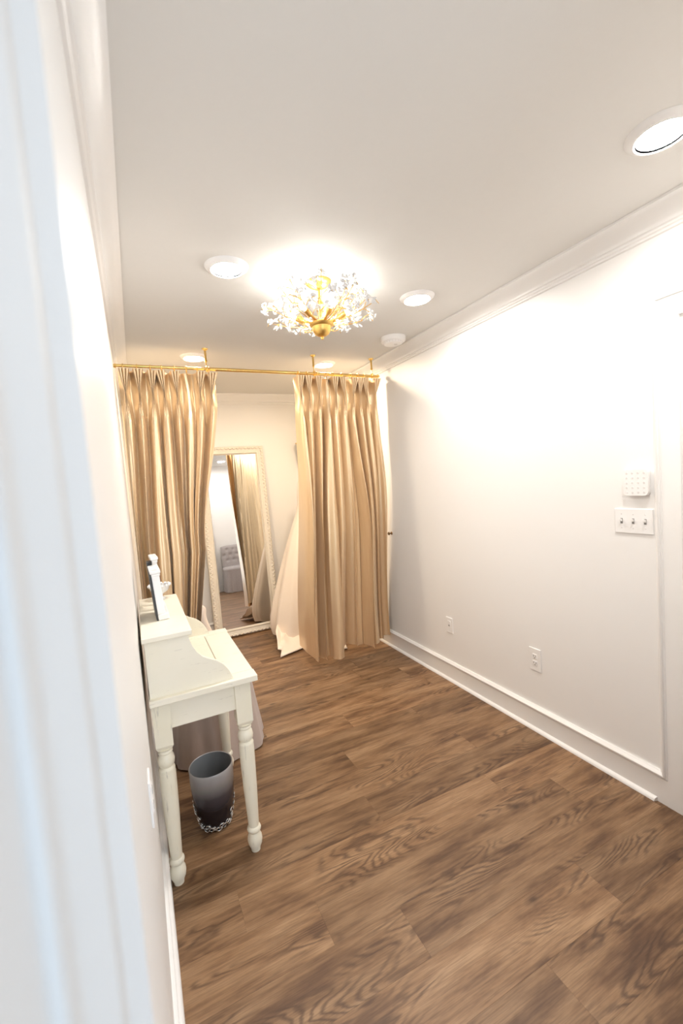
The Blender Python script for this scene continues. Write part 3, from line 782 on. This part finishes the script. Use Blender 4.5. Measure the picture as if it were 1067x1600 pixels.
bm = lathe(bm_new(), [(0, HZ+0.002), (0.022, HZ+0.001), (0.024, HZ+0.006), (0.010, HZ+0.016), (0.014, HZ+0.028), (0.040, HZ+0.045), (0.048, HZ+0.070), (0.046, HZ+0.070), (0.036, HZ+0.048), (0.010, HZ+0.034), (0, HZ+0.032)], 0.105, 2.265, 28)
obj('bowl', bm, M_crystal, gb, 50)
bm = bm_new()
for k in range(14):
    a = 2*PI*k/14; ball(bm, (0.105+0.047*math.cos(a), 2.265+0.047*math.sin(a), HZ+0.070), 0.0075, 7, 5)
o = obj('beaded_rim', bm, M_crystal, gb, True); o['kind'] = 'stuff'

# ------------------------------------------------------------------ skirted stool behind the desk
def skirt_thing(name, label, cat, cx_, cy_, rx, ry, h, flare, mat, seed, n_fold=9, sq=3.0):
    t_ = thing(name, label, cat, (cx_, cy_, 0)); bm = bm_new(); seg = 160; rn = random.Random(seed); rings = []
    ph_ = rn.uniform(0, 6)
    def sup(a, r_x, r_y):
        c, s = math.cos(a), math.sin(a); k = (abs(c)**sq+abs(s)**sq)**(-1/sq); return c*k*r_x, s*k*r_y
    for q in range(15):
        f = q/14; z = h-0.004-(h-0.012)*f; ring = []
        for i in range(seg):
            a = 2*PI*i/seg; w = 1+flare*f+0.035*f*math.sin(n_fold*a+ph_)+0.018*f*math.sin(2.3*n_fold*a+1)
            x, y = sup(a, rx*w, ry*w); ring.append(bm.verts.new((cx_+x, cy_+y, z+0.004*f*math.sin(n_fold*a+ph_))))
        rings.append(ring)
    for a, b in zip(rings, rings[1:]):
        for i in range(seg): bm.faces.new((a[i], a[(i+1) % seg], b[(i+1) % seg], b[i]))
    obj('skirt', bm, mat, t_, True)
    bm = bm_new(); rings = []
    for f, z in ((1.0, h-0.05), (1.02, h-0.03), (1.02, h-0.005), (0.97, h+0.015), (0.85, h+0.03), (0.5, h+0.04), (0.0, h+0.042)):
        if f == 0: rings.append([bm.verts.new((cx_, cy_, z))]); continue
        rings.append([bm.verts.new((cx_+sup(2*PI*i/64, rx*f, ry*f)[0], cy_+sup(2*PI*i/64, rx*f, ry*f)[1], z)) for i in range(64)])
    for a, b in zip(rings, rings[1:]):
        for i in range(64):
            if len(b) == 1: bm.faces.new((a[i], a[(i+1) % 64], b[0]))
            else: bm.faces.new((a[i], a[(i+1) % 64], b[(i+1) % 64], b[i]))
    obj('seat', bm, mat, t_, True)
    return t_
skirt_thing('skirted_stool', 'taupe fabric stool with floor length skirt behind the desk legs', 'stool', 0.345, 2.62, 0.215, 0.215, 0.42, 0.24, M_taupe, 3, 8, 2.6)

# tufted chair seen only in the mirror
chr_ = skirt_thing('tufted_chair', 'grey button-tufted chair with pleated skirt, seen in the mirror', 'chair', 1.66, 0.50, 0.235, 0.215, 0.44, 0.06, M_greyuph, 8, 16, 5.0)
bm = bm_new(); nx, nz = 24, 24; g = []
btn = [(-0.12, 0.60), (0.0, 0.60), (0.12, 0.60), (-0.06, 0.70), (0.06, 0.70), (-0.12, 0.80), (0, 0.80), (0.12, 0.80), (-0.18, 0.70), (0.18, 0.70)]
for j in range(nz+1):
    row = []
    for i in range(nx+1):
        x = -0.225+0.45*i/nx; z = 0.44+0.44*j/nz
        y = 0.345+0.045*(1-(abs(x)/0.235)**6)*(1-(abs(z-0.66)/0.235)**6 if z > 0.66 else 1)
        for bx, bz in btn: y -= 0.028*math.exp(-((x-bx)**2+(z-bz)**2)/0.0006)
        zz = z-0.02*(abs(x)/0.225)**4*(j/nz); row.append(bm.verts.new((1.66+x, y-0.02*(z-0.44), zz)))
    g.append(row)
for a, b in zip(g, g[1:]):
    for i in range(nx): bm.faces.new((a[i], a[i+1], b[i+1], b[i]))
gb_ = [bm.verts.new((1.66+x, 0.285, z)) for x, z in ((-0.225, 0.44), (0.225, 0.44), (0.225, 0.86), (-0.225, 0.86))]
bm.faces.new(gb_)
def strip(vs, a, b):
    for p, q in zip(vs, vs[1:]): bm.faces.new((p, q, a)) if q is vs[-1] and False else bm.faces.new((p, q, a))
    bm.faces.new((vs[-1], b, a))
strip(g[0], gb_[0], gb_[1]); strip([r[-1] for r in g], gb_[1], gb_[2]); strip(g[-1][::-1], gb_[2], gb_[3]); strip([r[0] for r in g][::-1], gb_[3], gb_[0])
obj('backrest', bm, M_greyuph, chr_, 50)
for bx, bz in btn[:8]:
    bm = bm_new(); ball(bm, (1.66+bx, 0.345+0.045-0.024-0.02*(bz-0.44), bz), 0.010, 8, 6, (1, 0.5, 1)); obj('button', bm, M_greyuph, chr_, True)

# ------------------------------------------------------------------ waste bin
BX, BY = 0.229, 1.965
wb = thing('waste_bin', 'glossy grey to black ombre waste bin with silver scrollwork under the desk', 'bin', (BX, BY, 0))
pr_o = [(0, 0.004), (0.058, 0.0), (0.064, 0.004), (0.072, 0.03), (0.084, 0.09), (0.091, 0.16), (0.094, 0.22), (0.094, 0.262), (0.0945, 0.272), (0.0925, 0.276), (0.0895, 0.274)]
obj('body', lathe(bm_new(), pr_o, BX, BY, 56), M_bin, wb, 60)
obj('liner', lathe(bm_new(), [(0.0900, 0.274), (0.0895, 0.22), (0.086, 0.15), (0.072, 0.06), (0.062, 0.014), (0, 0.012)], BX, BY, 48), M_bin_in, wb, 60)
bm = bm_new(); sr_ = random.Random(5)
def rad(z): return interp([(z_, r_) for r_, z_ in pr_o[1:9]], z)
def scroll(a0, z0, s, flip):
    pts = []
    for i in range(15):
        t = i/14; ang = t*2.2*PI*flip; r_ = s*(1-0.72*t)
        a = a0 + r_*math.cos(ang)/0.07; z = z0 + r_*math.sin(ang)
        z = max(0.003, z); R_ = rad(z)+0.0022; pts.append((BX+R_*math.cos(a), BY+R_*math.sin(a), z))
    tube(bm, pts, 0.0028, 6, r_end=0.0016)
for k in range(16):
    a = 2*PI*k/16; hi = 0.5+0.5*math.cos(a*2+0.5)
    scroll(a, 0.020, 0.015, 1 if k % 2 else -1)
    scroll(a+0.18, 0.020+0.022*(0.4+hi), 0.012, -1 if k % 2 else 1)
    if hi > 0.45: scroll(a+0.05, 0.055+0.025*hi, 0.010, 1); 
    if hi > 0.75: scroll(a+0.15, 0.085+0.02*hi, 0.009, -1)
    if hi > 0.92: scroll(a+0.10, 0.118, 0.007, 1)
o = obj('scrollwork', bm, M_silver, wb, True); o['kind'] = 'stuff'

# ------------------------------------------------------------------ right wall devices
def wbox(bm, y0, y1, z0, z1, t, bev=0.0015, x=W): return box(bm, x-t, x, y0, y1, z0, z1, bev)
# triple switch
sy0, sy1, sz0, sz1 = 1.072, 1.231, 1.169, 1.276
sp_ = thing('switch_plate', 'white triple light switch plate below the alarm keypad', 'switch', (W, (sy0+sy1)/2, (sz0+sz1)/2))
obj('plate', wbox(bm_new(), sy0, sy1, sz0, sz1, 0.006, 0.002), M_plastic, sp_)
for k in range(3):
    y = sy0+0.030+k*0.0495; z = (sz0+sz1)/2
    obj('slot', wbox(bm_new(), y-0.005, y+0.005, z-0.012, z+0.012, 0.0066, 0), M_slot, sp_)
    bm = bm_new(); box(bm, W-0.020, W-0.005, y-0.004, y+0.004, z-0.004, z+0.007, 0.001)
    for v in bm.verts:
        if v.co.x < W-0.012: v.co.z += 0.005
    obj('toggle', bm, M_plastic, sp_)
    for dz in (-0.030, 0.030):
        b2 = lathe(bm_new(), [(0, 0.0072), (0.0028, 0.0070), (0.0032, 0.0060), (0, 0.0055)], 0, 0, 10); along_x(b2, (W, y, z+dz)); obj('screw', b2, M_key, sp_, 40)
# keypad
ky0, ky1, kz0, kz1 = 1.078, 1.180, 1.333, 1.447
kp = thing('alarm_keypad', 'white square alarm keypad with rounded corners above the switch plate', 'keypad', (W, (ky0+ky1)/2, (kz0+kz1)/2))
def rrect(y0, y1, z0, z1, r, n=6):
    out = []
    for cy_, cz_, a0 in ((y1-r, z1-r, 0), (y0+r, z1-r, PI/2), (y0+r, z0+r, PI), (y1-r, z0+r, 1.5*PI)):
        for i in range(n+1): a = a0+PI/2*i/n; out.append((cy_+r*math.cos(a), cz_+r*math.sin(a)))
    return out
pf = rrect(ky0, ky1, kz0, kz1, 0.018); c0 = ((ky0+ky1)/2, (kz0+kz1)/2)
def ins(p, k): return (c0[0]+(p[0]-c0[0])*k, c0[1]+(p[1]-c0[1])*k)
bm = bm_new(); sweep(bm, pf, [lambda p: (W, *ins(p, 0.94)), lambda p: (W-0.004, *ins(p, 0.98)), lambda p: (W-0.018, *p), lambda p: (W-0.022, *ins(p, 0.975))]); obj('housing', bm, M_plastic, kp, 40)
for j in range(5):
    for i in range(4):
        y = ky0+0.017+i*0.0235; z = kz1-0.017-j*0.0205
        bm = bm_new(); along_x(lathe(bm, [(0, 0.0228), (0.0045, 0.0226), (0.0052, 0.0218), (0, 0.0215)], 0, 0, 12), (W, y, z)); obj('key', bm, M_key, kp, 40)
# outlets
def outlet(label, y0, y1, z0, z1, x=W, sgn=1, duplex=True, grp='wall plates'):
    yc, zc = (y0+y1)/2, (z0+z1)/2
    t_ = thing('outlet', label, 'outlet', (x, yc, zc), grp)
    def B(a, b, c, d, t, bev=0): return box(bm_new(), x-t if sgn > 0 else x, x if sgn > 0 else x+t, a, b, c, d, bev)
    obj('plate', B(y0, y1, z0, z1, 0.0055, 0.002), M_plastic, t_)
    if duplex:
        for dz in (-0.0195, 0.0195):
            s = obj('socket', B(yc-0.016, yc+0.016, zc+dz-0.0145, zc+dz+0.0145, 0.0075, 0.003), M_plastic, t_)
            bm = B(yc-0.0085, yc-0.0050, zc+dz-0.003, zc+dz+0.0075, 0.0083)
            for a, b, c, d in ((yc+0.0050, yc+0.0085, zc+dz-0.002, zc+dz+0.007), (yc-0.0035, yc+0.0035, zc+dz-0.0115, zc+dz-0.0060)):
                box(bm, x-0.0083 if sgn > 0 else x, x if sgn > 0 else x+0.0083, a, b, c, d)
            obj('slots', bm, M_slot, s)
    else:
        s = obj('insert', B(yc-0.016, yc+0.016, zc-0.033, zc+0.033, 0.0068, 0.001), M_plastic, t_)
        obj('jack', B(yc-0.007, yc+0.007, zc-0.006, zc+0.004, 0.0076), M_slot, s)
outlet('white duplex power outlet low on the right wall, nearer the door', 1.664, 1.742, 0.348, 0.477)
outlet('white wall plate with a small jack low on right wall, nearer the curtain', 2.402, 2.474, 0.353, 0.464, duplex=False)
outlet('white outlet on the left wall beside the near desk leg', 1.12, 1.19, 0.685, 0.80, 0.0, -1)
